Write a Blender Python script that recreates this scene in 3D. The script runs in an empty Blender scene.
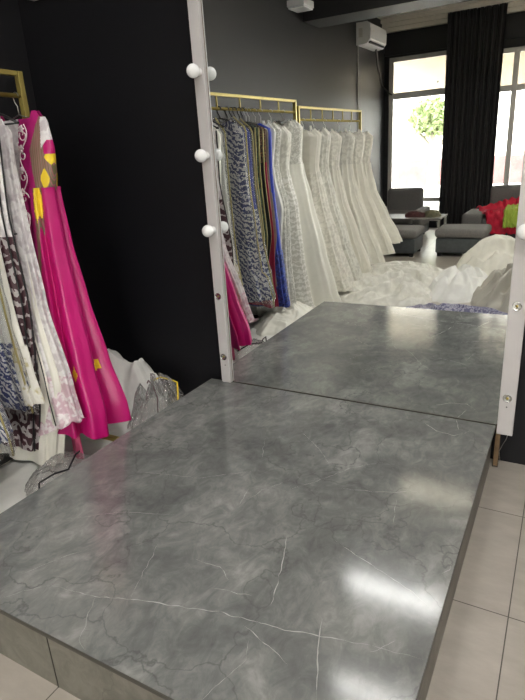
import bpy, bmesh, math, random
from mathutils import Vector, Matrix, noise
random.seed(7)
PI = math.pi
C = bpy.context.scene.collection
S = bpy.context.scene

# ------------------------------------------------------------------ camera
H = 0.237                      # platform height
cam_d = bpy.data.cameras.new('camera'); cam = bpy.data.objects.new('camera', cam_d); C.objects.link(cam)
F = Vector((-0.46797459, 0.82039255, -0.32856635)); R = Vector((0.87647637, 0.47843332, -0.0537655)); U = Vector((-0.11308828, 0.31314153, 0.94294932))
cam.matrix_world = Matrix(((R.x, U.x, -F.x, 0.19259), (R.y, U.y, -F.y, -2.58372), (R.z, U.z, -F.z, 1.50663), (0, 0, 0, 1)))
cam_d.sensor_fit = 'VERTICAL'; cam_d.sensor_height = 36; cam_d.lens = 540.08 / 700 * 36
cam_d.clip_start = 0.02; cam_d.clip_end = 200
S.camera = cam

# ------------------------------------------------------------------ world, exposure
w = bpy.data.worlds.new('world'); S.world = w; w.use_nodes = True
w.node_tree.nodes['Background'].inputs[0].default_value = (1.0, 0.985, 0.95, 1)
w.node_tree.nodes['Background'].inputs[1].default_value = 9.0
S.view_settings.view_transform = 'Standard'; S.view_settings.look = 'None'
S.view_settings.gamma = 1; S.view_settings.use_curve_mapping = False
S.view_settings.exposure = 0.72
LAMP_L = 24.0                  # radiance of the ceiling battens

# ------------------------------------------------------------------ materials
MATS = {}
def nodes(name):
    m = bpy.data.materials.new(name); m.use_nodes = True
    nt = m.node_tree; b = nt.nodes['Principled BSDF']; MATS[name] = m
    return m, nt, b
def N(nt, t, **kw):
    n = nt.nodes.new(t)
    for k, v in kw.items(): setattr(n, k, v)
    return n
def L(nt, a, b): nt.links.new(a, b)
def ramp(nt, src, stops):
    r = N(nt, 'ShaderNodeValToRGB'); e = r.color_ramp.elements
    while len(e) < len(stops): e.new(0.5)
    for el, (p_, c_) in zip(e, stops): el.position = p_; el.color = (*c_, 1)
    L(nt, src, r.inputs[0]); return r.outputs[0]
def coords(nt, scale=(1, 1, 1), kind='Object'):
    tc = N(nt, 'ShaderNodeTexCoord'); mp = N(nt, 'ShaderNodeMapping'); mp.inputs['Scale'].default_value = scale
    L(nt, tc.outputs[kind], mp.inputs[0]); return mp.outputs[0]
def bump(nt, b, h, s, d=0.01):
    n = N(nt, 'ShaderNodeBump'); n.inputs['Strength'].default_value = s; n.inputs['Distance'].default_value = d
    L(nt, h, n.inputs['Height']); L(nt, n.outputs[0], b.inputs['Normal'])
def plain(name, col, rough=0.5, metal=0.0, nz=0.0, nscale=20, bmp=0.0, sheen=0.0, spec=0.5):
    m, nt, b = nodes(name)
    b.inputs['Base Color'].default_value = (*col, 1); b.inputs['Roughness'].default_value = rough
    b.inputs['Metallic'].default_value = metal; b.inputs['Specular IOR Level'].default_value = spec
    if sheen: b.inputs['Sheen Weight'].default_value = sheen
    t = N(nt, 'ShaderNodeTexNoise'); t.inputs['Scale'].default_value = nscale; t.inputs['Detail'].default_value = 4
    L(nt, coords(nt), t.inputs['Vector'])
    k = max(nz, 0.03)
    L(nt, ramp(nt, t.outputs[0], [(0.3, tuple(c * (1 - k) for c in col)), (0.7, tuple(min(1, c * (1 + k)) for c in col))]), b.inputs['Base Color'])
    if bmp: bump(nt, b, t.outputs[0], bmp)
    return m
def emis(name, col, s):
    m, nt, b = nodes(name); b.inputs['Emission Color'].default_value = (*col, 1); b.inputs['Emission Strength'].default_value = s
    b.inputs['Base Color'].default_value = (.8, .8, .8, 1); return m

black_wall = plain('black_wall_paint', (0.0125, 0.0125, 0.0145), 0.5, nz=.08, nscale=1.2, spec=0.55)
dark_ceiling = plain('dark_ceiling_paint', (0.10, 0.10, 0.105), 0.6)
beam_paint = plain('beam_paint', (0.015, 0.0145, 0.0145), 0.6)
cream_paint = plain('cream_plaster', (0.72, 0.68, 0.60), 0.6)
right_paint = plain('side_wall_paint', (0.30, 0.29, 0.28), 0.6)
back_black = plain('deep_black_paint', (0.0055, 0.0055, 0.0075), 0.55, nz=.1, nscale=1.2, spec=.3)
alu = plain('window_frame_grey', (0.60, 0.58, 0.55), 0.45)
white_paint = plain('white_frame_paint', (0.50, 0.48, 0.48), 0.35, nz=.04, nscale=8)
white_plastic = plain('white_plastic', (0.82, 0.82, 0.82), 0.25)
chrome = plain('socket_chrome', (0.62, 0.62, 0.60), 0.25, metal=1)
gold = plain('gold_paint', (0.38, 0.30, 0.085), 0.35, metal=0.55, nz=.1)
brown_wood = plain('brown_wood', (0.16, 0.10, 0.05), 0.6, nz=.3, nscale=14)
black_plastic = plain('black_plastic', (0.015, 0.015, 0.017), 0.4)
steel = plain('wire_steel', (0.55, 0.55, 0.53), 0.3, metal=1)
bulb_glass = plain('opal_bulb', (0.88, 0.89, 0.9), 0.18)
dark_strip = plain('dark_strip', (0.035, 0.033, 0.032), 0.7, nz=.4, nscale=9, bmp=.3)
grey_fabric = plain('grey_upholstery', (0.19, 0.185, 0.177), 0.85, nz=.12, nscale=60, bmp=.2)
dark_leather = plain('dark_grey_leather', (0.07, 0.08, 0.085), 0.4, nz=.15)
curtain_cloth = plain('black_curtain_cloth', (0.012, 0.011, 0.013), 0.8, sheen=.1)
table_top_m = plain('table_grey', (0.15, 0.14, 0.13), 0.5, nz=.1)
red_cloth = plain('red_cloth', (0.62, 0.012, 0.05), 0.6, nz=.25, nscale=9, bmp=.4)
lime_cloth = plain('lime_cloth', (0.42, 0.55, 0.08), 0.7)
maroon_cloth = plain('maroon_cloth', (0.09, 0.03, 0.03), 0.8, nz=.4)
olive_cloth = plain('olive_cloth', (0.16, 0.15, 0.09), 0.8, nz=.4)
black_trim = plain('black_piping', (0.01, 0.01, 0.012), 0.5)
gold_trim = plain('gold_piping', (0.34, 0.29, 0.12), 0.35, metal=.4)
silver = plain('silver_thread', (0.82, 0.72, 0.74), 0.4, metal=.2, nz=.2, nscale=200)
leaf_m = plain('leaves', (0.26, 0.32, 0.15), 0.7, nz=.4, nscale=6)
bark_m = plain('bark', (0.3, 0.27, 0.22), 0.9)
pave_m = plain('pavement_stone', (0.55, 0.53, 0.50), 0.8)
fence_red = plain('faded_red_panels', (0.24, 0.12, 0.12), 0.7, nz=.2, nscale=3)
building_m = plain('pale_render', (0.75, 0.73, 0.70), 0.8)
awning_m = plain('beige_awning', (0.50, 0.42, 0.31), 0.8)

def glass_mat():
    m, nt, b = nodes('window_glass')
    nt.nodes.remove(b)
    tr = N(nt, 'ShaderNodeBsdfTransparent'); tr.inputs[0].default_value = (.96, .97, .96, 1)
    gl = N(nt, 'ShaderNodeBsdfGlossy'); gl.inputs['Roughness'].default_value = 0.02
    fr = N(nt, 'ShaderNodeFresnel'); fr.inputs[0].default_value = 1.45
    mx = N(nt, 'ShaderNodeMixShader'); L(nt, fr.outputs[0], mx.inputs[0]); L(nt, tr.outputs[0], mx.inputs[1]); L(nt, gl.outputs[0], mx.inputs[2])
    L(nt, mx.outputs[0], nt.nodes['Material Output'].inputs[0]); return m
window_glass = glass_mat()
def mirror_mat():
    m, nt, b = nodes('mirror_silver')
    b.inputs['Base Color'].default_value = (0.88, 0.90, 0.89, 1); b.inputs['Metallic'].default_value = 1; b.inputs['Roughness'].default_value = 0.0
    return m
mirror_silver = mirror_mat()

def plastic_mat(name, fac=0.14, tint=(.97, .97, .97)):
    m, nt, b = nodes(name); nt.nodes.remove(b)
    tr = N(nt, 'ShaderNodeBsdfTransparent'); tr.inputs[0].default_value = (*tint, 1)
    gl = N(nt, 'ShaderNodeBsdfGlossy'); gl.inputs['Roughness'].default_value = 0.12
    df = N(nt, 'ShaderNodeBsdfDiffuse'); df.inputs[0].default_value = (.8, .8, .8, 1)
    t = N(nt, 'ShaderNodeTexNoise'); t.inputs['Scale'].default_value = 26; t.inputs['Detail'].default_value = 3; t.inputs['Distortion'].default_value = 1.5
    L(nt, coords(nt, (1, 1, .6)), t.inputs['Vector'])
    bp = N(nt, 'ShaderNodeBump'); bp.inputs['Strength'].default_value = 1; bp.inputs['Distance'].default_value = .03
    L(nt, t.outputs[0], bp.inputs['Height']); L(nt, bp.outputs[0], gl.inputs['Normal'])
    lw = N(nt, 'ShaderNodeLayerWeight'); lw.inputs[0].default_value = .3; L(nt, bp.outputs[0], lw.inputs['Normal'])
    ma = N(nt, 'ShaderNodeMath', operation='MULTIPLY_ADD'); ma.inputs[1].default_value = .5; ma.inputs[2].default_value = fac; L(nt, lw.outputs['Fresnel'], ma.inputs[0])
    m0 = N(nt, 'ShaderNodeMixShader'); m0.inputs[0].default_value = .25; L(nt, gl.outputs[0], m0.inputs[1]); L(nt, df.outputs[0], m0.inputs[2])
    mx = N(nt, 'ShaderNodeMixShader'); L(nt, ma.outputs[0], mx.inputs[0]); L(nt, tr.outputs[0], mx.inputs[1]); L(nt, m0.outputs[0], mx.inputs[2])
    L(nt, mx.outputs[0], nt.nodes['Material Output'].inputs[0]); return m
clear_plastic = plastic_mat('clear_plastic')
pile_plastic = plastic_mat('crinkled_plastic', .30)

def tile_mat():
    m, nt, b = nodes('beige_floor_tiles')
    tc = N(nt, 'ShaderNodeTexCoord'); sp = N(nt, 'ShaderNodeSeparateXYZ'); L(nt, tc.outputs['Object'], sp.inputs[0])
    outs = []
    for ax, off in ((0, 0.1684), (1, -0.3592)):
        a = N(nt, 'ShaderNodeMath', operation='SUBTRACT'); L(nt, sp.outputs[ax], a.inputs[0]); a.inputs[1].default_value = off - 0.3 - 30
        md = N(nt, 'ShaderNodeMath', operation='MODULO'); L(nt, a.outputs[0], md.inputs[0]); md.inputs[1].default_value = 0.6
        s_ = N(nt, 'ShaderNodeMath', operation='SUBTRACT'); L(nt, md.outputs[0], s_.inputs[0]); s_.inputs[1].default_value = 0.3
        ab = N(nt, 'ShaderNodeMath', operation='ABSOLUTE'); L(nt, s_.outputs[0], ab.inputs[0])
        lt = N(nt, 'ShaderNodeMath', operation='LESS_THAN'); L(nt, ab.outputs[0], lt.inputs[0]); lt.inputs[1].default_value = 0.0019
        outs.append(lt.outputs[0])
    mx = N(nt, 'ShaderNodeMath', operation='MAXIMUM'); L(nt, outs[0], mx.inputs[0]); L(nt, outs[1], mx.inputs[1])
    t = N(nt, 'ShaderNodeTexNoise'); t.inputs['Scale'].default_value = 5; t.inputs['Detail'].default_value = 8; t.inputs['Roughness'].default_value = .65
    L(nt, coords(nt, (1, 2.5, 1)), t.inputs['Vector'])
    c = ramp(nt, t.outputs[0], [(0.3, (0.375, 0.34, 0.30)), (0.55, (0.43, 0.395, 0.35)), (0.75, (0.48, 0.45, 0.40))])
    mc = N(nt, 'ShaderNodeMix', data_type='RGBA'); L(nt, mx.outputs[0], mc.inputs[0]); L(nt, c, mc.inputs[6]); mc.inputs[7].default_value = (.09, .08, .07, 1)
    L(nt, mc.outputs[2], b.inputs['Base Color'])
    b.inputs['Roughness'].default_value = .28
    return m
tile_m = tile_mat()

def marble(name, tones, rough=0.22, scale=1.0):
    m, nt, b = nodes(name)
    v = coords(nt, (scale, scale, scale))
    t = N(nt, 'ShaderNodeTexNoise'); t.inputs['Scale'].default_value = 3.0; t.inputs['Detail'].default_value = 10; t.inputs['Roughness'].default_value = .62; t.inputs['Distortion'].default_value = .6
    L(nt, v, t.inputs['Vector'])
    t2 = N(nt, 'ShaderNodeTexNoise'); t2.inputs['Scale'].default_value = 16; t2.inputs['Detail'].default_value = 9; t2.inputs['Roughness'].default_value = .7; t2.inputs['Distortion'].default_value = 1.2
    L(nt, coords(nt, (scale, scale * .6, scale)), t2.inputs['Vector'])
    ad = N(nt, 'ShaderNodeMath', operation='MULTIPLY_ADD'); L(nt, t2.outputs[0], ad.inputs[0]); ad.inputs[1].default_value = .55; L(nt, t.outputs[0], ad.inputs[2])
    k = [(0.55, tones[0]), (0.74, tones[1]), (0.84, tones[2]), (0.98, tones[3])]
    col = ramp(nt, ad.outputs[0], k)
    # thin darker and paler cracks
    vo = N(nt, 'ShaderNodeTexVoronoi', feature='DISTANCE_TO_EDGE'); vo.inputs['Scale'].default_value = 2.1
    t3 = N(nt, 'ShaderNodeTexNoise'); t3.inputs['Scale'].default_value = 4; t3.inputs['Detail'].default_value = 6; L(nt, v, t3.inputs['Vector'])
    av = N(nt, 'ShaderNodeVectorMath', operation='MULTIPLY_ADD'); L(nt, t3.outputs['Color'], av.inputs[0]); av.inputs[1].default_value = (.5, .5, .5); L(nt, v, av.inputs[2])
    L(nt, av.outputs[0], vo.inputs['Vector'])
    cr = ramp(nt, vo.outputs['Distance'], [(0.0, (1, 1, 1)), (0.012, (0, 0, 0))])
    ms = N(nt, 'ShaderNodeMath', operation='MULTIPLY'); L(nt, cr, ms.inputs[0]); L(nt, t.outputs[0], ms.inputs[1])
    mc = N(nt, 'ShaderNodeMix', data_type='RGBA'); L(nt, ms.outputs[0], mc.inputs[0]); L(nt, col, mc.inputs[6]); mc.inputs[7].default_value = (*[x * .75 for x in tones[0]], 1); b.inputs['Specular IOR Level'].default_value = .7 if rough < .3 else .4
    L(nt, mc.outputs[2], b.inputs['Base Color'])
    rr = N(nt, 'ShaderNodeMath', operation='MULTIPLY_ADD'); L(nt, t2.outputs[0], rr.inputs[0]); rr.inputs[1].default_value = .10; rr.inputs[2].default_value = rough - .05
    L(nt, rr.outputs[0], b.inputs['Roughness'])
    return m
top_marble = marble('grey_marble_laminate', [(0.106, 0.112, 0.110), (0.165, 0.172, 0.168), (0.215, 0.221, 0.213), (0.31, 0.316, 0.304)], .125)
side_marble = marble('grey_side_tiles', [(0.12, 0.114, 0.096), (0.165, 0.156, 0.134), (0.205, 0.192, 0.166), (0.25, 0.237, 0.207)], .45)
edge_m = plain('dark_edge_band', (0.055, 0.05, 0.042), 0.4)
vein_m = plain('pale_vein', (0.38, 0.385, 0.37), 0.3)

def lace(name, col, dark, scale=30, rough=.6, strength=.5, stretch=(1, 1, 1), thr=(.35, .6)):
    m, nt, b = nodes(name)
    v = coords(nt, stretch)
    t = N(nt, 'ShaderNodeTexNoise'); t.inputs['Scale'].default_value = scale; t.inputs['Detail'].default_value = 3; t.inputs['Distortion'].default_value = 1.0
    L(nt, v, t.inputs['Vector'])
    vo = N(nt, 'ShaderNodeTexVoronoi'); vo.inputs['Scale'].default_value = scale * 2; L(nt, v, vo.inputs['Vector'])
    mu = N(nt, 'ShaderNodeMath', operation='MULTIPLY_ADD'); L(nt, vo.outputs['Distance'], mu.inputs[0]); mu.inputs[1].default_value = -.35; L(nt, t.outputs[0], mu.inputs[2])
    L(nt, ramp(nt, mu.outputs[0], [(thr[0] - .12, dark), (thr[1] - .12, col)]), b.inputs['Base Color'])
    b.inputs['Roughness'].default_value = rough
    bump(nt, b, mu.outputs[0], strength, .012); return m
def wavy(name, stops, scale=8, dist=6, dscale=3, stretch=(1, 1, 1), rough=.6, kind='BANDS', direc='DIAGONAL'):
    m, nt, b = nodes(name)
    t = N(nt, 'ShaderNodeTexWave', wave_type=kind, bands_direction=direc); t.inputs['Scale'].default_value = scale
    t.inputs['Distortion'].default_value = dist; t.inputs['Detail Scale'].default_value = dscale; t.inputs['Detail'].default_value = 2
    L(nt, coords(nt, stretch), t.inputs['Vector'])
    L(nt, ramp(nt, t.outputs[0], stops), b.inputs['Base Color']); b.inputs['Roughness'].default_value = rough; return m

ivory_satin = plain('ivory_satin', (0.80, 0.79, 0.71), 0.34, nz=.03, sheen=.2)
cream_satin = plain('cream_satin', (0.77, 0.745, 0.66), 0.4, nz=.05)
ivory_cloth = plain('ivory_cloth', (0.79, 0.77, 0.69), 0.6, nz=.06, nscale=14, bmp=.2)
white_cloth = plain('white_cloth', (0.80, 0.80, 0.77), 0.65, nz=.05, nscale=14, bmp=.25)
tulle = lace('white_tulle', (0.80, 0.79, 0.73), (0.69, 0.68, 0.62), 12, .7, .3)
beaded = lace('beaded_ivory_lace', (0.80, 0.79, 0.73), (0.55, 0.545, 0.49), 34, .45, .8, thr=(.38, .55))
beaded2 = lace('scattered_bead_lace', (0.78, 0.77, 0.70), (0.60, 0.59, 0.53), 22, .5, .7, (1, 1, .7), (.28, .5))
floral = lace('ivory_floral_lace', (0.83, 0.805, 0.73), (0.68, 0.66, 0.59), 18, .55, .6, thr=(.35, .5))
band_lace = wavy('banded_beadwork', [(0.25, (0.56, .555, .50)), (.5, (.66, .65, .6)), (.8, (.78, .77, .73))], 6, 7, 5, (1, 1, 1), .45, 'BANDS', 'Z')
white_lace = lace('white_lace', (0.80, 0.78, 0.78), (0.60, 0.56, 0.58), 16, .55, .6, thr=(.35, .5))
pink_lace = lace('rose_tinted_lace', (0.80, 0.74, 0.75), (0.62, 0.44, 0.50), 22, .5, .6, thr=(.38, .5))
grey_veil = plain('grey_mauve_veil', (0.30, 0.24, 0.25), 0.55, nz=.25, nscale=10)
magenta = plain('magenta_satin', (0.50, 0.007, 0.155), 0.33, nz=.08, nscale=3)
magenta_dark = plain('magenta_velvet', (0.40, 0.008, 0.15), 0.6, nz=.15)
yellow = plain('yellow_cloth', (0.85, 0.62, 0.03), 0.5)
ikat_olive = wavy('olive_pink_ikat', [(0.15, (.15, .13, .06)), (.4, (.30, .17, .14)), (.6, (.50, .07, .18)), (.85, (.20, .19, .11))], 10, 3, 2, (2.5, 1, .25), .5, 'BANDS', 'X')
ikat_maroon = wavy('maroon_white_ikat', [(0.50, (.055, .018, .026)), (.66, (.07, .02, .03)), (.72, (.46, .42, .42)), (.9, (.40, .37, .37))], 6.5, 9, 3.0, (1, 1, .7), .55, 'RINGS')
blue_pattern = wavy('blue_white_brocade', [(0.34, (.04, .055, .17)), (.46, (.12, .14, .27)), (.55, (.52, .53, .56)), (.85, (.66, .67, .68))], 15, 7, 2.6, (1, 1, 1), .45, 'BANDS', 'DIAGONAL')
royal = plain('royal_blue_satin', (0.012, 0.035, 0.36), 0.4, nz=.15, nscale=6)
blue_sequin = lace('blue_sequins', (0.04, 0.09, 0.48), (0.01, 0.02, 0.14), 40, .3, .8)
green_sequin = lace('dark_green_sequins', (0.05, 0.11, 0.06), (0.008, 0.014, 0.01), 36, .35, .8)
copper_sequin = lace('copper_sequins', (0.32, 0.15, 0.07), (0.06, 0.03, 0.02), 40, .35, .8)
wine = plain('wine_velvet', (0.10, 0.01, 0.03), 0.6, nz=.3)
taupe = plain('taupe_silk', (0.28, 0.25, 0.21), 0.45, nz=.1)
blackcl = plain('black_velvet', (0.012, 0.012, 0.012), 0.7)
redcl = plain('crimson_satin', (0.33, 0.01, 0.05), 0.45)
cream_emb = lace('cream_gold_embroidery', (0.74, 0.72, 0.66), (0.52, 0.46, 0.26), 14, .45, .7, thr=(.30, .42))
lilac_cloth = wavy('lilac_striped_cloth', [(0.3, (.12, .12, .22)), (.6, (.24, .23, .33)), (.9, (.38, .38, .46))], 14, 6, 3)
beige_satin = plain('grey_beige_satin', (0.46, 0.44, 0.38), 0.42, nz=.08, nscale=5)

# ------------------------------------------------------------------ helpers
def thing(name, label, cat, loc=(0, 0, 0), rotz=0, group=None):
    o = bpy.data.objects.new(name, None); C.objects.link(o); o.empty_display_size = .1
    o.location = loc; o.rotation_euler = (0, 0, rotz); o['label'] = label; o['category'] = cat
    if group: o['group'] = group
    return o
def tag(o, label, cat, group=None, kind=None):
    o['label'] = label; o['category'] = cat
    if group: o['group'] = group
    if kind: o['kind'] = kind
    return o
def obj(name, bm, mats, parent=None, smooth=False, loc=None, label=None):
    me = bpy.data.meshes.new(name); bm.normal_update(); bm.to_mesh(me); bm.free()
    for m in (mats if isinstance(mats, (list, tuple)) else [mats]): me.materials.append(m)
    if smooth:
        for p_ in me.polygons: p_.use_smooth = True
    o = bpy.data.objects.new(name, me); C.objects.link(o)
    if parent: o.parent = parent
    if loc: o.location = loc
    if label: o['label'] = label
    return o
def struct(name, bm, m, smooth=False):
    o = obj(name, bm, m, None, smooth); o['kind'] = 'structure'; return o
def box(bm, x0, x1, y0, y1, z0, z1, bev=0, mi=0):
    r = bmesh.ops.create_cube(bm, size=1)
    vs = r['verts']
    bmesh.ops.scale(bm, vec=(abs(x1 - x0), abs(y1 - y0), abs(z1 - z0)), verts=vs)
    bmesh.ops.translate(bm, vec=((x0 + x1) / 2, (y0 + y1) / 2, (z0 + z1) / 2), verts=vs)
    fs = set(f for v in vs for f in v.link_faces)
    for f in fs: f.material_index = mi
    if bev:
        es = list(set(e for v in vs for e in v.link_edges))
        bmesh.ops.bevel(bm, geom=es, offset=bev, segments=3, affect='EDGES', profile=.6)
    return bm
def B(*a, **k): return box(bmesh.new(), *a, **k)
def tube(bm, pts, r, seg=8, mi=0, close=False):
    pts = [Vector(p_) for p_ in pts]; rings = []
    n = len(pts); up = Vector((0, 0, 1)); prev = None
    for i, p_ in enumerate(pts):
        a = pts[(i - 1) % n] if (close or i > 0) else p_; b_ = pts[(i + 1) % n] if (close or i < n - 1) else p_
        d = (b_ - a)
        if d.length < 1e-9: d = Vector((0, 0, 1))
        d.normalize()
        if prev is None:
            ref = up if abs(d.z) < .9 else Vector((1, 0, 0)); s_ = d.cross(ref).normalized()
        else:
            s_ = (prev - d * prev.dot(d));
            s_ = s_.normalized() if s_.length > 1e-6 else d.cross(Vector((1, 0, 0))).normalized()
        prev = s_; t_ = d.cross(s_)
        rr = r[i] if isinstance(r, (list, tuple)) else r
        rings.append([bm.verts.new(p_ + s_ * rr * math.cos(2 * PI * k / seg) + t_ * rr * math.sin(2 * PI * k / seg)) for k in range(seg)])
    m_ = n if close else n - 1
    for i in range(m_):
        A_, B_ = rings[i], rings[(i + 1) % n]
        for k in range(seg):
            f = bm.faces.new((A_[k], A_[(k + 1) % seg], B_[(k + 1) % seg], B_[k])); f.material_index = mi; f.smooth = True
    if not close:
        for rg in (rings[0], rings[-1]):
            try: f = bm.faces.new(rg); f.material_index = mi
            except ValueError: pass
    return bm
def lathe(bm, prof, seg=24, mat=None, mi=0):
    """prof: (r, h) about z"""
    rings = []
    for r_, h_ in prof:
        rings.append([bm.verts.new((max(r_, 1e-5) * math.cos(2 * PI * k / seg), max(r_, 1e-5) * math.sin(2 * PI * k / seg), h_)) for k in range(seg)])
    for i in range(len(rings) - 1):
        for k in range(seg):
            f = bm.faces.new((rings[i][k], rings[i][(k + 1) % seg], rings[i + 1][(k + 1) % seg], rings[i + 1][k])); f.smooth = True; f.material_index = mi
    if mat is not None: bmesh.ops.transform(bm, matrix=mat, verts=[v for r_ in rings for v in r_])
    return bm

# ------------------------------------------------------------------ room
XL, XR, YB, YW, ZC = -2.92, 3.6, 0.09, -7.8, 3.45
struct('floor', B(XL, XR, YW - .25, YB + .2, -0.2, 0), tile_m)
struct('wall_back', B(XL - .2, XR + .2, YB, YB + .2, 0, ZC + .2), back_black)
struct('wall_left', B(XL - .2, XL, YW - .2, YB, 0, ZC + .2), black_wall)
struct('wall_right', B(XR, XR + .2, YW - .2, YB, 0, ZC + .2), right_paint)
struct('ceiling', B(XL, XR, YW, YB, ZC, ZC + .2), cream_paint)
bm = B(XL, XR, -4.9, -4.4, 2.985, ZC); struct('trim_1', bm, beam_paint)               # the dark ceiling beam
# window wall with two openings
W1 = (-2.84, -1.45, 0.12, 2.89); W2 = (-1.10, 3.2, 0.12, 2.80)
bm = bmesh.new(); T0, T1 = YW - .22, YW
box(bm, XL, W1[0], T0, T1, 0, ZC); box(bm, W1[1], W2[0], T0, T1, 0, ZC); box(bm, W2[1], XR, T0, T1, 0, ZC)
box(bm, W1[0], W1[1], T0, T1, 0, W1[2]); box(bm, W1[0], W1[1], T0, T1, W1[3], ZC)
box(bm, W2[0], W2[1], T0, T1, 0, W2[2]); box(bm, W2[0], W2[1], T0, T1, W2[3], ZC)
struct('wall_front', bm, black_wall)
# cream stepped cornice
bm = bmesh.new()
box(bm, XL, XR, YW, YW + .10, 3.27, ZC, .004); box(bm, XL, XR, YW + .10, YW + .16, 3.33, ZC, .004); box(bm, XL, XR, YW + .16, YW + .24, 3.39, ZC, .004)
struct('trim_2', bm, cream_paint)
bm = bmesh.new(); box(bm, XL, W2[1], YW, YW + .03, 2.92, 2.97); struct('trim_3', bm, black_wall)
def window(n, x0, x1, z0, z1, muls, bars):
    bm = bmesh.new(); f = .07; y0, y1 = YW - .10, YW - .03
    box(bm, x0, x1, y0, y1, z1 - f, z1, .006); box(bm, x0, x1, y0, y1, z0, z0 + f, .006)
    box(bm, x0, x0 + f, y0, y1, z0 + f, z1 - f, .006); box(bm, x1 - f, x1, y0, y1, z0 + f, z1 - f, .006)
    for x in muls: box(bm, x - .04, x + .04, y0, y1, z0 + f, z1 - f, .006)
    xs = [x0 + f] + [v for x in muls for v in (x - .04, x + .04)] + [x1 - f]
    for z, h in bars:
        for i in range(0, len(xs), 2): box(bm, xs[i], xs[i + 1], y0 + .005, y1 - .005, z - h / 2, z + h / 2, .006)
    w_ = struct('window_%d' % n, bm, alu)
    g = obj('window_pane', B(x0 + f, x1 - f, YW - .068, YW - .062, z0 + f, z1 - f), window_glass, w_)
    return w_
window(1, *W1, [], [(2.28, .10), (.50, .07)])
window(2, *W2, [-.80, .35, 1.6], [(2.22, .09), (.52, .06)])

# ------------------------------------------------------------------ outside
o = struct('ground', B(-40, 40, -60, YW - .25, -0.3, -0.05), pave_m)
t = thing('awning', 'beige sloping awning outside above the left shop window', 'awning', (-2.15, YW - .25, 2.3))
bm = bmesh.new()
v = [bm.verts.new(q) for q in ((-1.6, 0, .62), (3.4, 0, .62), (3.4, -1.3, .02), (-1.6, -1.3, .02), (-1.6, 0, .64), (3.4, 0, .64), (3.4, -1.3, .04), (-1.6, -1.3, .04))]
for q in ((0, 1, 2, 3), (7, 6, 5, 4), (0, 4, 5, 1), (1, 5, 6, 2), (2, 6, 7, 3), (3, 7, 4, 0)): bm.faces.new([v[i] for i in q])
obj('canopy', bm, awning_m, t)
for x in (-1.55, .1, 1.7, 3.3): obj('support_arm', tube(bmesh.new(), [(x, 0, .15), (x, -1.25, .0)], .02), alu, t)
def blob(bm, c, r, sub=3, amp=.3, fr=1.6, sq=(1, 1, 1)):
    q = bmesh.ops.create_icosphere(bm, subdivisions=sub, radius=1)
    for v_ in q['verts']:
        n_ = noise.noise(v_.co * fr + Vector(c)) + .5 * noise.noise(v_.co * fr * 3 + Vector(c))
        v_.co = Vector(c) + Vector((v_.co.x * sq[0], v_.co.y * sq[1], v_.co.z * sq[2])) * r * (1 + amp * n_)
def tree(x, y, h, label):
    t = thing('tree', label, 'tree', (x, y, -.05))
    bm = bmesh.new(); tube(bm, [(0, 0, 0), (.05, 0, h * .35), (0, .05, h * .7)], [.12, .09, .05], 8)
    tube(bm, [(.04, 0, h * .4), (.5, .1, h * .6)], [.06, .03], 6); tube(bm, [(.04, 0, h * .45), (-.5, -.1, h * .65)], [.06, .03], 6)
    obj('trunk', bm, bark_m, t)
    bm = bmesh.new(); rnd = random.Random(int(x * 10))
    for i in range(900):
        a = rnd.uniform(0, 2 * PI); e = rnd.uniform(-1, 1); rr = .62 * rnd.random() ** .4
        c = Vector((math.cos(a) * rr * math.sqrt(1 - e * e), math.sin(a) * rr * math.sqrt(1 - e * e), e * rr * .8 + h * .72))
        n_ = Vector((rnd.uniform(-1, 1), rnd.uniform(-1, 1), rnd.uniform(-1, 1))).normalized(); s_ = n_.orthogonal().normalized(); q = n_.cross(s_)
        k = rnd.uniform(.06, .12)
        bm.faces.new([bm.verts.new(c + s_ * k), bm.verts.new(c + q * k * .6), bm.verts.new(c - s_ * k), bm.verts.new(c - q * k * .6)])
    f = obj('foliage', bm, leaf_m, t)
tree(-3.3, -13.5, 2.9, 'small pale green tree outside behind the left shop window')
tree(.2, -14.5, 2.3, 'small green tree outside behind the right shop window')
t = thing('fence', 'low faded red panel fence outside beyond the shop windows', 'fence', (-3.5, -16, -.05))
for i in range(9): obj('panel', B(-4 + i * 1.3, -4 + i * 1.3 + 1.15, -.02, .02, .15, .95), fence_red if i != 1 else building_m, t)
for i in range(10): obj('fence_post', B(-4.12 + i * 1.3, -4.04 + i * 1.3, -.04, .04, 0, 1.05), alu, t)
t = thing('building', 'pale rendered building across the street outside', 'building', (-5, -30, -.05))
obj('facade', B(-10, 14, -4, 0, 0, 4.2), building_m, t)
for i in range(6): obj('shutter', B(-8.5 + i * 3.8, -7 + i * 3.8, -.02, .03, 1.4, 3.0), alu, t)
obj('roof_edge', B(-10.2, 14.2, -4.1, .2, 4.2, 4.45), alu, t)

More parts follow.
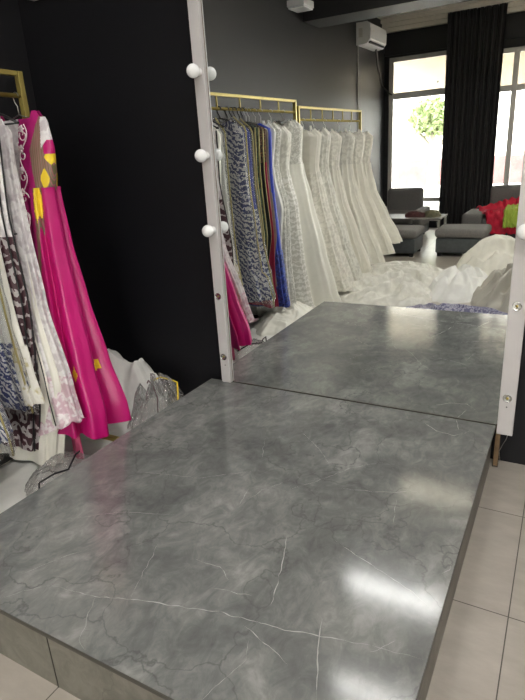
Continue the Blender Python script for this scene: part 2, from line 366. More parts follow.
# ------------------------------------------------------------------ ceiling lamps, with added unseen fill lights
lamp_e = emis('lamp_diffuser', (1.0, 0.97, 0.95), LAMP_L * 1.0); lamp_e4 = emis('soft_lamp_diffuser', (1.0, 0.97, 0.95), LAMP_L * .6); fill_e = emis('strong_fill_diffuser', (1.0, 0.96, 0.91), LAMP_L * 4.2); lamp_e2 = emis('warm_lamp_diffuser', (1.0, 0.90, 0.70), LAMP_L * .4)
for i, (x, y, l_, m_, lab) in enumerate((
        (-1.00, -2.14, 1.05, lamp_e, 'long white ceiling light over the middle of the grey platform'),
        (-.78, -0.86, .8, lamp_e4, 'long white ceiling light nearest the big mirror'),
        (-1.0, -4.26, 1.0, lamp_e2, 'long warm ceiling light beside the dark ceiling beam'),
        (.85, -2.3, 1.1, fill_e, 'added unseen white fill light over the open tiled floor'),  # unseen strong light, added to brighten the dresses and platform
        (1.6, -6.2, 1.25, lamp_e2, 'added unseen warm fill light near the right shop window'))):  # unseen light, added to lift the right side of the room
    t = thing('ceiling_light', lab, 'light', (x, y, ZC))
    obj('lamp_housing', B(-l_ / 2, l_ / 2, -.11, .11, -.05, 0, .004), white_plastic, t)
    obj('diffuser', B(-l_ / 2 + .02, l_ / 2 - .02, -.06, .06, -.062, -.05), m_, t)

t = thing('added_fill_lamp', 'added unseen round opal fill lamp near the right shop window', 'light', (.9, -6.2, ZC))  # unseen glowing dome, added to brighten the rear ceiling and cornice
bm = bmesh.new(); lathe(bm, [(0, -.14), (.10, -.13), (.17, -.09), (.19, -.03), (.19, -.012)], 32); obj('fill_dome', bm, emis('opal_fill_glow', (1, .93, .82), 22), t)
bm = bmesh.new(); lathe(bm, [(.0, -.012), (.205, -.012), (.205, 0), (0, 0)], 32); obj('fill_base', bm, white_plastic, t)
# ------------------------------------------------------------------ platform
W, D = 1.664, 1.849
t = thing('platform', 'low grey marble-look platform with glossy top in front of the mirror', 'platform', (0, 0, 0))
TH = .016
obj('base', B(-W + .012, -.012, -D + .012, -.004, 0, H - TH), side_marble, t)
obj('edge_band', B(-W, 0, -D, 0, H - TH, H - .0015), edge_m, t)
bm = bmesh.new(); box(bm, -W + .002, -.002, -D + .002, 0, H - .0015, H)
VE = [  # veins of the laminate, platform x, y and half width in mm
    (2.2, [(-1.158, -1.706), (-0.983, -1.680), (-0.875, -1.638), (-0.729, -1.599), (-0.590, -1.559), (-0.506, -1.548), (-0.385, -1.534), (-0.284, -1.508), (-0.148, -1.479), (-0.012, -1.459)]),
    (2.4, [(-0.564, -1.157), (-0.507, -1.310), (-0.476, -1.421), (-0.465, -1.474)]),
    (2.2, [(-0.305, -1.451), (-0.275, -1.551), (-0.221, -1.690)]),
    (1.6, [(-0.501, -1.574), (-0.389, -1.606), (-0.327, -1.632)]),
    (1.3, [(-0.401, -1.112), (-0.274, -1.164), (-0.104, -1.231), (-0.010, -1.290)]),
    (1.2, [(-0.703, -0.920), (-0.598, -0.793), (-0.508, -0.644), (-0.393, -0.540)]),
    (1.3, [(-0.504, -0.807), (-0.353, -0.771), (-0.188, -0.697)]),
    (1.6, [(-0.800, -1.405), (-0.695, -1.398), (-0.636, -1.435)]),
    (2.0, [(-0.664, -1.487), (-0.534, -1.463)]),
    (1.0, [(-0.980, -0.553), (-0.903, -0.724)]),
    (1.1, [(-0.838, -0.956), (-0.808, -1.085)]),
    (1.2, [(-0.270, -0.778), (-0.240, -0.941)]),
    (1.0, [(-0.044, -1.132), (-0.012, -1.093), (-0.010, -1.061)]),
    (1.2, [(-1.290, -1.719), (-1.231, -1.600), (-1.172, -1.516)]),
    (1.3, [(-1.261, -1.817), (-1.207, -1.754), (-1.158, -1.706)]),
    (1.0, [(-0.983, -1.680), (-0.901, -1.821), (-0.863, -1.840)]),
    (1.2, [(-0.875, -1.643), (-0.933, -1.472), (-0.969, -1.374)]),
    (1.0, [(-1.441, -1.070), (-1.070, -0.977), (-0.862, -0.817)]),
    (1.0, [(-1.404, -1.446), (-1.222, -1.308), (-0.991, -1.224)]),
    (1.0, [(-0.811, -1.072), (-0.781, -0.947), (-0.708, -0.834)]),
    (1.3, [(-0.093, -1.430), (-0.124, -1.475), (-0.145, -1.499)]),
    (1.0, [(-0.858, -0.412), (-0.690, -0.554), (-0.572, -0.689)]),
    (1.4, [(-0.183, -0.005), (-0.152, -0.116)]),
    (1.0, [(-0.482, -1.819), (-0.436, -1.668), (-0.459, -1.607)]),
    (2.2, [(-0.321, -0.100), (-0.247, -0.166), (-0.164, -0.185), (-0.086, -0.094)]),
]
for j, (wd, pts) in enumerate(VE):
    pl = []
    for i in range(len(pts) - 1):
        a, b_ = Vector((*pts[i], 0)), Vector((*pts[i + 1], 0)); n_ = max(3, int((b_ - a).length / .012))
        for k in range(n_): pl.append(a.lerp(b_, k / n_))
    pl.append(Vector((*pts[-1], 0))); prev = None; tot = len(pl) - 1
    for i, q in enumerate(pl):
        d = (pl[min(i + 1, tot)] - pl[max(i - 1, 0)]).normalized(); s_ = Vector((-d.y, d.x, 0))
        q = q + s_ * .006 * noise.noise(Vector((q.x * 30, q.y * 30, j)))
        hw = wd * .00082 * max(0.0, .55 + 1.1 * noise.noise(Vector((q.x * 45, q.y * 45, j + 9)))) * min(1, 4 * min(i, tot - i) / tot + .1)
        cur = (bm.verts.new((q.x + s_.x * hw, q.y + s_.y * hw, H + .0004)), bm.verts.new((q.x - s_.x * hw, q.y - s_.y * hw, H + .0004)))
        if prev:
            f = bm.faces.new((prev[0], prev[1], cur[1], cur[0])); f.material_index = 1
        prev = cur
obj('top_surface', bm, [top_marble, vein_m], t)
for x in (-.43, -1.03): obj('tile_joint', B(x - .0012, x + .0012, -D + .0095, -D + .013, 0, H - TH), edge_m, t)
for y in (-1.559,): obj('tile_joint', B(-.013, -.0095, y - .0012, y + .0012, 0, H - TH), edge_m, t)

# ------------------------------------------------------------------ mirror
t = thing('mirror', 'tall frameless-bottom mirror with white side posts and bulbs standing on the grey platform', 'mirror', (0, 0, H))
t.rotation_euler = (0.0124, 0, 0)
MT = 2.42
obj('mirror_glass', B(-1.500, .008, 0, .006, .007, MT), mirror_silver, t)
obj('backing_board', B(-1.56, .068, .0065, .018, .002, MT), brown_wood, t)
obj('bottom_strip', B(-1.4965, .0, -.004, .006, .001, .006), edge_m, t, label='thin brown-gold strip under the glass')
def post(x0, x1, z0):
    bm = bmesh.new(); box(bm, x0, x1, -.022, .006, z0, MT, .0035)
    return obj('side_post', bm, white_paint, t, label='white post with round bulb sockets')
pl_ = post(-1.569, -1.506, .001); pr_ = post(.006, .077, -.034)
obj('top_post', B(-1.569, .077, -.022, .006, MT, MT + .07, .0035), white_paint, t)
RX = Matrix.Rotation(PI / 2, 4, 'X')
def socket(x, z, bulb):
    M_ = Matrix.Translation((x, -.022, z - H)) @ RX
    bm = bmesh.new()
    if bulb:
        lathe(bm, [(0, .0005), (.019, .0005), (.019, .004), (.0165, .007), (.0145, .02), (0, .02)], 24, M_); so = obj('bulb_socket', bm, white_plastic, t)
        bm = bmesh.new(); R_ = .0335; cz = .054
        pr = [(.0, .0205), (.0135, .0205), (.0145, .024)] + [(R_ * math.sin(a), cz - R_ * math.cos(a)) for a in [.48 + (PI - .48) * k / 14 for k in range(15)]]
        lathe(bm, pr, 28, M_); obj('bulb', bm, bulb_glass, t)
    else:
        lathe(bm, [(.0205, .0005), (.0205, .0035), (.0175, .0045), (.0165, .001), (.0155, .0008), (.008, .0008), (.0, .0015)], 28, M_); so = obj('bulb_socket', bm, chrome, t, label='empty metal bulb socket')
        bm = bmesh.new(); lathe(bm, [(0, .004), (.006, .004), (.006, .001)], 12, M_); obj('contact', bm, gold, so)
for z in (2.35, 1.955, 1.555, 1.165): socket(-1.533, z, True)
for z in (.782, .405): socket(-1.540, z, False)
for z in (2.37, 1.97, 1.575, 1.178): socket(.045, z, True)
for z in (.845, .398): socket(.040, z, False)
for x, z in ((-1.535, .352), (.040, .352)):
    bm = bmesh.new(); lathe(bm, [(0, .001), (.0035, .001), (.0035, 0)], 10, Matrix.Translation((x, -.022, z - H)) @ RX); obj('screw', bm, black_plastic, t)
t2 = thing('support_post', 'narrow brown wooden post under the mirror at the platform corner', 'post', (.012, .03, 0))
obj('shaft', B(-.011, .011, -.012, .012, 0, H - .002, .002), brown_wood, t2); obj('foot_plate', B(-.014, .013, -.016, .016, 0, .006), edge_m, t2)
bm = bmesh.new(); tube(bm, [(.055, .04, .19), (.05, .05, .15), (.035, .055, .11), (.022, .055, .07), (.03, .06, .01)], .0018, 6)
tag(obj('cable', bm, steel, None), 'thin pale cable hanging below the right mirror post', 'cable')

# ------------------------------------------------------------------ clothes racks
RXX = -2.25
def rack(y0, y1, zt, zr, label):
    t = thing('clothes_rack', label, 'clothes rack', (RXX, y0, 0), 0, None)
    ln = y1 - y0
    for yy in (0, ln): obj('upright', B(-.016, .016, yy - .014, yy + .014, .03, zt, .003), gold, t)
    for yy in (0, ln): obj('foot', B(-.28, .28, yy - .014, yy + .018, 0, .03, .004), gold, t)
    s_ = 1 if ln > 0 else -1
    a, b_ = sorted((s_ * .018, ln - s_ * .018))
    obj('top_rail', B(-.015, .015, a, b_, zt - .022, zt, .003), gold, t)
    bm = bmesh.new(); tube(bm, [(0, a, zr), (0, b_, zr)], .0105, 12); obj('hanging_rail', bm, gold, t)
    n = int(abs(ln) / .36)
    for k in range(1, n + 1): obj('spacer_bar', B(-.005, .005, ln * k / (n + 1) - .005, ln * k / (n + 1) + .005, zr + .008, zt - .022), gold, t)
    return t
rack(-.56, -2.64, 1.988, 1.878, 'gold metal clothes rack holding the coloured dresses nearest the mirror')
rack(-2.71, -4.56, 1.938, 1.812, 'gold metal clothes rack holding the white wedding gowns')

HZ = lambda y: 1.878 if y > -2.67 else 1.812
def hanger(y, mat, label, zs, dx=0.0, wide=.19, group='hangers on the gold clothes racks'):
    zr = HZ(y) + .0105
    t = thing('clothes_hanger', label, 'hanger', (RXX, y, zs), 0, group)
    h = zr - zs
    hook = [(.02, 0, h - .035)] + [(.020 * math.cos(a), 0, h - .012 + .020 * math.sin(a) - .004) for a in [PI * k / 8 for k in range(9)]]
    hook += [(-.014, 0, h - .04), (0, 0, h - .06), (0, 0, 0)]
    th = .003 if mat is steel else .006
    bm = bmesh.new(); tube(bm, hook[1:], th * .8, 6); obj('hook', bm, steel if mat is steel else mat, t)
    bm = bmesh.new(); tube(bm, [(-wide, 0, -.065), (-wide * .5, 0, -.025), (0, 0, 0), (wide * .5, 0, -.025), (wide, 0, -.065)], th, 6)
    tube(bm, [(-wide, 0, -.065), (wide, 0, -.065)], th * .8, 6); obj('shoulder_bar', bm, mat, t)

# ------------------------------------------------------------------ gowns
def interp(K, z):
    """K sorted from top to bottom: (z, xl, xr, half depth)"""
    if z >= K[0][0]: return K[0][1:]
    for a, b_ in zip(K, K[1:]):
        if z >= b_[0]:
            u = (a[0] - z) / (a[0] - b_[0]); u = u * u * (3 - 2 * u) * .4 + u * .6
            return tuple(a[i] + (b_[i] - a[i]) * u for i in (1, 2, 3))
    return K[-1][1:]
def loft(K, z0, z1, seed=0, folds=14, amp=.02, top=None, hem=None, n=112, m=40, pick=None, lean=0.0, off=0.0, cr=0.0, tw=0.0):
    """cloth surface between z0 (top) and z1 (bottom); thin solid shell open at both ends"""
    bm = bmesh.new(); rows = []
    zt, zb = K[0][0], K[-1][0]
    for j in range(m + 1):
        z = z0 + (z1 - z0) * j / m; row = []
        g = max(0, (zt - z) / (zt - zb)) ** 1.3
        for i in range(n):
            th = 2 * PI * i / n; c, s_ = math.cos(th), math.sin(th)
            xl, xr, hd = interp(K, z); cx, hx = (xl + xr) / 2, (xr - xl) / 2
            e = .8; ux = math.copysign(abs(c) ** e, c); uy = math.copysign(abs(s_) ** e, s_)
            ph = seed * 1.7 + tw * z; wav = 1.6 * noise.noise(Vector((c * 1.5, s_ * 1.5, z * .5 + seed)))
            fo = math.sin(folds * th + ph + wav * 2) + .45 * math.sin(folds * 1.9 * th + 2 * ph + wav * 3)
            fo = fo * amp * (.12 + .88 * g) * (.6 + .8 * (noise.noise(Vector((c, s_, seed + 5.0))) + .5))
            cw = cr * noise.noise(Vector((c * 4 + seed, s_ * 4, z * 7))) if cr else 0
            x = cx + (hx + off + (fo + cw) * min(1, hx * 6)) * ux; y = (hd + off + (fo + cw) * .9) * uy + lean * (zt - z)
            zz = z
            if top and j < 6: zz = z + (1 - j / 6) * top(c, s_)
            if hem and j > m - 6: zz = z + ((j - m + 6) / 6) * hem(c, s_)
            row.append(bm.verts.new((x, y, zz)))
        rows.append(row)
    for j in range(m):
        for i in range(n):
            f = bm.faces.new((rows[j][i], rows[j + 1][i], rows[j + 1][(i + 1) % n], rows[j][(i + 1) % n])); f.smooth = True
            if pick:
                th = 2 * PI * (i + .5) / n
                f.material_index = pick(math.cos(th), math.sin(th), (rows[j][i].co.z + rows[j + 1][i].co.z) / 2, rows[j][i].co)
    return bm
def trim_line(K, z0, z1, th, off=.004, r=.004, n=40, seed=0, amp=.0, folds=14, lean=0):
    pts = []
    zt = K[0][0]
    for j in range(n + 1):
        z = z0 + (z1 - z0) * j / n; xl, xr, hd = interp(K, z)
        c, s_ = math.cos(th), math.sin(th); ux = math.copysign(abs(c) ** .8, c); uy = math.copysign(abs(s_) ** .8, s_)
        pts.append(((xl + xr) / 2 + ((xr - xl) / 2 + off) * ux, (hd + off) * uy + lean * (zt - z), z))
    bm = bmesh.new(); tube(bm, pts, r, 6); return bm
def gown(name, label, cat, y, K, waist, mb, ms, seed=0, folds=12, amp=.02, straps=None, neck='sweet', group=None, lean=0, hemjit=.01, extra_skirt=None, hang=True, hmat=None, hlabel=None, cr=0):
    """K in x relative to the rail, z absolute"""
    t = thing(name, label, cat, (RXX, y, 0), 0, group)
    zt, zb = K[0][0], K[-1][0]
    if neck == 'sweet': top = lambda c, s_: -.03 * (1 - abs(c)) + .035 * abs(math.sin(3 * c + seed)) + .03 * noise.noise(Vector((c * 5, s_ * 4, seed)))
    elif neck == 'vee': top = lambda c, s_: -.16 * max(0, 1 - abs(c) * 1.9) + .03 * abs(c) * (abs(c) < .85) - .02
    else: top = lambda c, s_: -.03 * (1 - abs(c))
    hem = lambda c, s_: hemjit * math.sin(5 * c + seed) + hemjit * noise.noise(Vector((c * 3, s_ * 3, seed)))
    obj('bodice', loft(K, zt, waist, seed, folds, amp * .7, top=top, m=24, lean=lean, cr=cr), mb, t)
    sk = loft(K, waist + .012, zb, seed, folds, amp, hem=hem, m=56, off=.005, lean=lean, cr=cr)
    so = obj('skirt', sk, ms, t)
    if straps is not None:
        for s_ in (-1, 1):
            xl, xr, hd = K[0][1:]; cx, hx = (xl + xr) / 2, (xr - xl) / 2
            bm = bmesh.new(); tube(bm, [(cx + s_ * hx * .7, -hd * .8, zt - .015), (cx + s_ * hx * .62, -.01, zt + .05), (cx + s_ * hx * .62, .01, zt + .05), (cx + s_ * hx * .7, hd * .8, zt - .015)], .006, 6)
            obj('strap', bm, straps, t)
    if hang: hanger(y, hmat or steel, hlabel or ('thin hanger holding the ' + ' '.join(label.replace(',', '').split()[:11])), min(HZ(y) - .05, zt + .02), group=None)
    return t

# --- wedding gowns on the far rack and the end of the near rack
G = 'white and ivory wedding gowns on the racks'
def WK(zt, zh, xr_h, xl_h, d0=.05, d1=.12, wz=None, wx=.15, sx=.19, flare=1.25):
    wz = wz or zt - .42
    m_ = (wz + zh) / 2
    return [(zt, -sx * .66, sx * .66, d0 * .6), (zt - .05, -sx, sx, d0), (wz + .1, -wx, wx, d0), (wz, -wx, wx + .01, d0), (wz - .25, -wx - .06, wx + .07, d0 + (d1 - d0) * .4),
            (m_ - .1, -wx - (-xl_h - wx) * .55, wx + (xr_h - wx) * .55, d1 * .85), (zh + .15, xl_h * .93, xr_h * .9, d1), (zh, xl_h, xr_h, d1)]
gown('wedding_gown', 'small plain white satin gown squeezed between the royal blue dress and the beaded gown', 'wedding gown', -1.84, WK(1.74, .10, .18, -.22, .03, .035), 1.4, white_cloth, white_cloth, 21, 9, .010, straps=white_cloth, group=G)
gown('wedding_gown', 'heavily beaded ivory gown with bands of beadwork, first after the royal blue dress', 'wedding gown', -1.94, WK(1.745, .04, .27, -.26, .055, .085), 1.35, beaded, beaded, 1, 10, .014, straps=beaded, group=G)
gown('wedding_gown', 'glittering bead-banded ivory gown just before the post between the two racks', 'wedding gown', -2.13, WK(1.71, .05, .34, -.28, .07, .11), 1.3, beaded2, band_lace, 2, 9, .018, group=G)
gown('wedding_gown', 'wide smooth ivory satin gown with beaded bodice beside the post between the two racks', 'wedding gown', -2.38, WK(1.78, .04, .50, -.30, .09, .16, wx=.165), 1.40, beaded, ivory_satin, 3, 7, .030, group=G)
gown('wedding_gown', 'ivory gown with satin bodice and lace skirt, first on the rack of wedding gowns', 'wedding gown', -2.83, WK(1.70, .08, .52, -.30, .06, .12), 1.3, ivory_cloth, floral, 4, 11, .022, straps=ivory_cloth, group=G)
gown('wedding_gown', 'ivory dotted lace gown, second on the rack of wedding gowns', 'wedding gown', -3.09, WK(1.69, .10, .52, -.30, .06, .12), 1.28, beaded2, beaded2, 5, 12, .022, group=G)
gown('wedding_gown', 'cream lace gown with fine vertical folds, third on the rack of wedding gowns', 'wedding gown', -3.40, WK(1.67, .12, .54, -.30, .06, .12), 1.28, floral, cream_satin, 6, 16, .020, straps=floral, group=G)
gown('wedding_gown', 'cream pleated gown with lace straps, fourth on the rack of wedding gowns', 'wedding gown', -3.82, WK(1.67, .18, .54, -.30, .06, .12), 1.32, beaded2, ivory_cloth, 7, 17, .022, straps=beaded2, group=G)
gown('wedding_gown', 'cream gown with ruffled neckline and soft skirt, fifth on the rack of wedding gowns', 'wedding gown', -4.19, WK(1.67, .22, .56, -.30, .06, .12), 1.3, floral, cream_satin, 8, 13, .022, group=G)
gown('wedding_gown', 'plain cream gown, last on the rack of wedding gowns nearest the shop window', 'wedding gown', -4.49, WK(1.66, .30, .56, -.30, .06, .11), 1.3, floral, ivory_cloth, 9, 12, .020, group=G)

# --- coloured gowns
GC = 'coloured gowns squeezed together on the near rack'
def CK(zt, zh, xr_h, xl_h=-.22, d=.03, d1=.045, sx=.2, sl=.05): return [(zt, -.10, .10, .012), (zt - sl, -sx, sx, d), (zt - .4, -sx + .02, sx - .01, d), (zt - .9, -sx - .01, sx + .02, d1), (zh + .2, xl_h * .9, xr_h * .92, d1), (zh, xl_h, xr_h, d1)]
def straight(name, label, y, K, waist, mb, ms, seed, trim=None, hm=None, folds=9, amp=.010):
    t = gown(name, label, 'dress', y, K, waist, mb, ms, seed, folds, amp, neck='flat', group=GC, hmat=hm)
    if trim:
        obj('trim', trim_line(K, K[1][0], K[-1][0], 0.0, .006, .006, 40), trim, t)
    return t
straight('dress', 'royal blue dress with sparkling sequined lower skirt', -1.735, CK(1.77, .20, .28, -.2, d=.045, d1=.06), .70, royal, blue_sequin, 31)
straight('dress', 'taupe silk dress hanging beside the royal blue dress', -1.685, CK(1.76, .40, .19, d=.015, d1=.02), 1.2, taupe, taupe, 32)
straight('dress', 'wine red velvet dress with copper shoulders', -1.635, CK(1.77, .22, .22, d=.02, d1=.03), 1.45, copper_sequin, redcl, 33, hm=black_plastic)
straight('dress', 'black velvet dress with copper gold trim', -1.58, CK(1.77, .42, .19, d=.02, d1=.03), 1.45, copper_sequin, blackcl, 34, gold_trim, hm=black_plastic)
straight('dress', 'dark green sequined dress with gold edge', -1.51, CK(1.78, .35, .20, d=.024, d1=.03), 1.3, green_sequin, green_sequin, 35, gold_trim, hm=black_plastic)
straight('dress', 'dark green and black gown behind the blue brocade dress', -1.455, CK(1.78, .35, .19, d=.024, d1=.03), 1.3, blackcl, green_sequin, 36, gold_trim, hm=black_plastic)

def bagged(y, K, waist, mb, ms, seed, label, trimm, zbag, hm=black_plastic, dress_folds=9, name='bagged_dress'):
    t = gown(name, label, 'dress', y, K, waist, mb, ms, seed, dress_folds, .014, neck='flat', group='dresses in clear garment bags', hmat=hm)
    KB = [(k[0] + (.02 if i == 0 else 0), k[1] - .02, k[2] + .02, k[3] + .012) for i, k in enumerate(K)]
    c = obj('plastic_cover', loft(KB, KB[0][0], zbag, seed, 7, .012, m=60, cr=.02), clear_plastic, t)
    if trimm:
        obj('cover_piping', trim_line(KB, KB[0][0], zbag, 0.0, .006, .0055), trimm, c)
    return t
KP = [(1.79, -.09, .10, .012), (1.72, -.2, .2, .055), (1.35, -.19, .20, .075), (.9, -.22, .235, .055), (.62, -.24, .26, .06), (.58, -.25, .31, .07), (.38, -.27, .35, .08)]
bagged(-1.275, KP, .62, blue_pattern, blue_pattern, 41, 'blue and white brocade dress with flared hem, bagged, beside the dark green dresses', gold_trim, .32)
KP2 = [(1.78, -.09, .09, .012), (1.71, -.19, .19, .03), (1.3, -.18, .19, .04), (.9, -.2, .22, .045), (.40, -.22, .30, .055)]
bagged(-1.39, KP2, 1.1, royal, blue_pattern, 42, 'bagged dress with royal blue bodice and blue and white brocade skirt', gold_trim, .36)
KP3 = [(1.78, -.09, .09, .012), (1.70, -.19, .16, .03), (1.3, -.19, .16, .035), (.9, -.21, .17, .04), (.42, -.24, .215, .045)]
t = bagged(-1.04, KP3, .75, white_cloth, blue_pattern, 43, 'bagged white dress with blue brocade hem at the left edge of the photo', gold_trim, .40)

# satin gown with embroidered hem, seen from the front
K4 = [(1.77, -.10, .12, .012), (1.70, -.2, .2, .04), (1.32, -.18, .15, .035), (.95, -.21, .175, .04), (.60, -.25, .225, .045), (.45, -.26, .26, .05)]
t = gown('dress', 'plain ivory satin dress with a cream and gold embroidered hem near the left edge', 'dress', -.955, K4, .72, ivory_satin, cream_emb, 44, 8, .018, neck='flat', lean=-.05, hmat=black_plastic)

# maroon ikat robe: black piping, white yoke
K5 = [(1.78, -.10, .11, .012), (1.71, -.2, .20, .03), (1.35, -.18, .18, .035), (.9, -.19, .225, .038), (.5, -.2, .20, .04), (.14, -.22, .14, .045)]
t = thing('robe', 'long maroon and white patterned robe with black piping and white yoke', 'robe', (RXX, -.885, 0))
def pk5(c, s_, z, co): return 1 if z > 1.25 else 0
obj('robe_body', loft(K5, 1.78, .14, 45, 7, .010, top=lambda c, s_: -.03 * (1 - abs(c)), m=70, pick=pk5, lean=-.05), [ikat_maroon, white_lace], t)
obj('piping', trim_line(K5, 1.71, .14, -.5, .008, .0045, lean=-.05), black_trim, t); obj('piping', trim_line(K5, 1.71, .14, -.05, .008, .0045, lean=-.05), black_trim, t)
bm = bmesh.new(); pts = []
for k in range(25):
    a = -PI + PI * k / 24; ux = math.copysign(abs(math.cos(a)) ** .8, math.cos(a)); uy = math.copysign(abs(math.sin(a)) ** .8, math.sin(a)); pts.append((.185 * ux, (.045) * uy, 1.25))
tube(bm, pts, .004, 6); obj('piping', bm, black_trim, t)
hanger(-.885, black_plastic, 'black hanger holding the maroon and white robe', 1.80, group=None)

# white lace dress with grey veil
K6 = [(1.76, -.10, .08, .012), (1.70, -.19, .125, .03), (1.55, -.17, .125, .035), (1.30, -.17, .16, .04), (.9, -.19, .22, .05), (.5, -.24, .34, .06), (.20, -.27, .42, .065)]
t = thing('dress', 'white lace dress with rose-tinted hem border and grey-mauve panel beside the magenta gown', 'dress', (RXX, -.765, 0))
def pk6(c, s_, z, co):
    if z < .55 and c > -.1: return 1
    return 2 if (-.4 < c < .3 and s_ < 0 and z < 1.4) else 0
obj('dress_body', loft(K6, 1.76, .20, 46, 10, .016, top=lambda c, s_: -.03 * (1 - abs(c)), hem=lambda c, s_: .14 * max(0, c), m=80, pick=pk6, lean=-.09), [white_lace, pink_lace, grey_veil], t)
K6u = [(k[0], k[1], k[2] - .02, k[3] - .006) for k in K6]
K6u[-1] = (.05, -.26, .22, .055)
obj('underskirt', loft(K6u, 1.2, .05, 47, 9, .014, m=50, lean=-.10), ivory_cloth, t)
obj('piping', trim_line(K6, 1.5, .3, -.95, .012, .003, lean=-.09), black_trim, t)
hanger(-.765, black_plastic, 'black hanger holding the white lace dress', 1.80, group=None)

# magenta gown
K7 = [(1.80, -.20, .165, .016), (1.74, -.22, .195, .03), (1.62, -.19, .213, .045), (1.52, -.19, .20, .055), (1.43, -.18, .18, .06), (1.18, -.18, .205, .07), (.9, -.19, .255, .09), (.55, -.2, .325, .125), (.30, -.2, .39, .155), (.14, -.2, .40, .165)]
t = thing('gown', 'magenta satin gown with silver embroidery, yellow patches and white collar panel', 'dress', (RXX, -.60, 0))
def pk7(c, s_, z, co):
    x = co.x
    if s_ < .7:
        if z > 1.66 - max(0, .19 - x) * 1.2 and x > .160: return 3
        if 1.60 < z <= 1.66 and x > .175: return 0
        if x < .02 - (1.8 - z) * .04: return 3
        lim = .155 - (1.78 - z) * .42 if z > 1.62 else .088 + (1.62 - z) * .12
        if x < lim: return 1
        if abs(x - .20) < .026 - abs(z - 1.585) * .7: return 4
        if abs(x - .165 + (1.50 - z) * .1) < .021 * (1 - (abs(z - 1.485) / .05) ** 2): return 4
        return 2
    return 0
neck7 = lambda c, s_: -.15 * max(0, 1 - abs(c) * 1.6) - .05 * max(0, abs(c) - .8) * 5
obj('bodice', loft(K7, 1.80, 1.43, 50, 8, .008, top=neck7, n=280, m=70, pick=pk7, lean=-.05), [magenta, magenta_dark, ikat_olive, white_lace, yellow], t)
def pk7s(c, s_, z, co):
    x = co.x
    if s_ < .6:
        e = .115 + .02 * (1.43 - z)
        if x < .02: return 3
        if z > .72:
            if x < e: return 1
            k = (z * 2.35 + .28) % 1
            if x < e + .040 * (z - .60): return 4 if abs(k - .5) < .22 - abs(x - e - .014) * 9 else 2
        if abs(x - .29) < .024 - abs(z - .52) * .6: return 4
    return 0
obj('skirt', loft(K7, 1.445, .20, 50, 8, .060, hem=lambda c, s_: .03 * math.sin(4 * c), n=280, m=120, off=.006, pick=pk7s, lean=-.09), [magenta, magenta_dark, ikat_olive, white_lace, yellow], t)
# silver scroll embroidery on the dark magenta panel
bm = bmesh.new()
def front(x, z, K=K7, o=.006):
    xl, xr, hd = interp(K, z); cx, hx = (xl + xr) / 2, (xr - xl) / 2
    u = max(-1, min(1, (x - cx) / (hx + .006))); ln_ = (-.05 if z > 1.43 else -.09) * (1.8 - z); a = abs(u) ** (1 / .8); return Vector((x, -(hd + o + .012) * (max(0, 1 - a * a) ** .5) ** .8 - .006 + ln_, z))
sc = []
for k in range(120):
    z = 1.74 - k * .0070; xl, xr, hd = interp(K7, z)
    ctr = .085 - (1.74 - z) * .08 if z > 1.43 else .075
    sc.append(front(ctr + .022 * math.sin(k * .22), z))
tube(bm, sc, .0032, 5)
for z0 in (1.69, 1.60, 1.50, 1.40, 1.31, 1.18, 1.08, .98):
    xl, xr, hd = interp(K7, z0); ctr = .085 - (1.74 - z0) * .08 if z0 > 1.43 else .075
    sp = [front(ctr + (.028 - .024 * a / 12) * math.cos(a * .55 + z0 * 9), z0 + (.030 - .024 * a / 12) * math.sin(a * .55 + z0 * 9)) for a in range(13)]
    tube(bm, sp, .0032, 5)
    for q in range(5):
        a = q * 2 * PI / 5; c0 = front(ctr - .01, z0 + .03)
        tube(bm, [c0, c0 + Vector((.011 * math.cos(a), -.003, .011 * math.sin(a))), c0 + Vector((.019 * math.cos(a), 0, .019 * math.sin(a)))], [.003, .008, .002], 5)
obj('embroidery', bm, silver, t, label='silver scroll and flower embroidery')
bm = loft([(.30, -.03, .03, .008), (.02, -.035, .035, .010)], .26, .015, 3, 3, .004, n=32, m=14)
sash = obj('sash', bm, plain('dusty_pink_cloth', (.62, .10, .22), .5), t, label='dusty pink sash end below the hem'); sash.location = (.22, -.20, 0)
hanger(-.60, steel, 'wire hanger holding the magenta gown at the end of the near rack', 1.79, group=None)

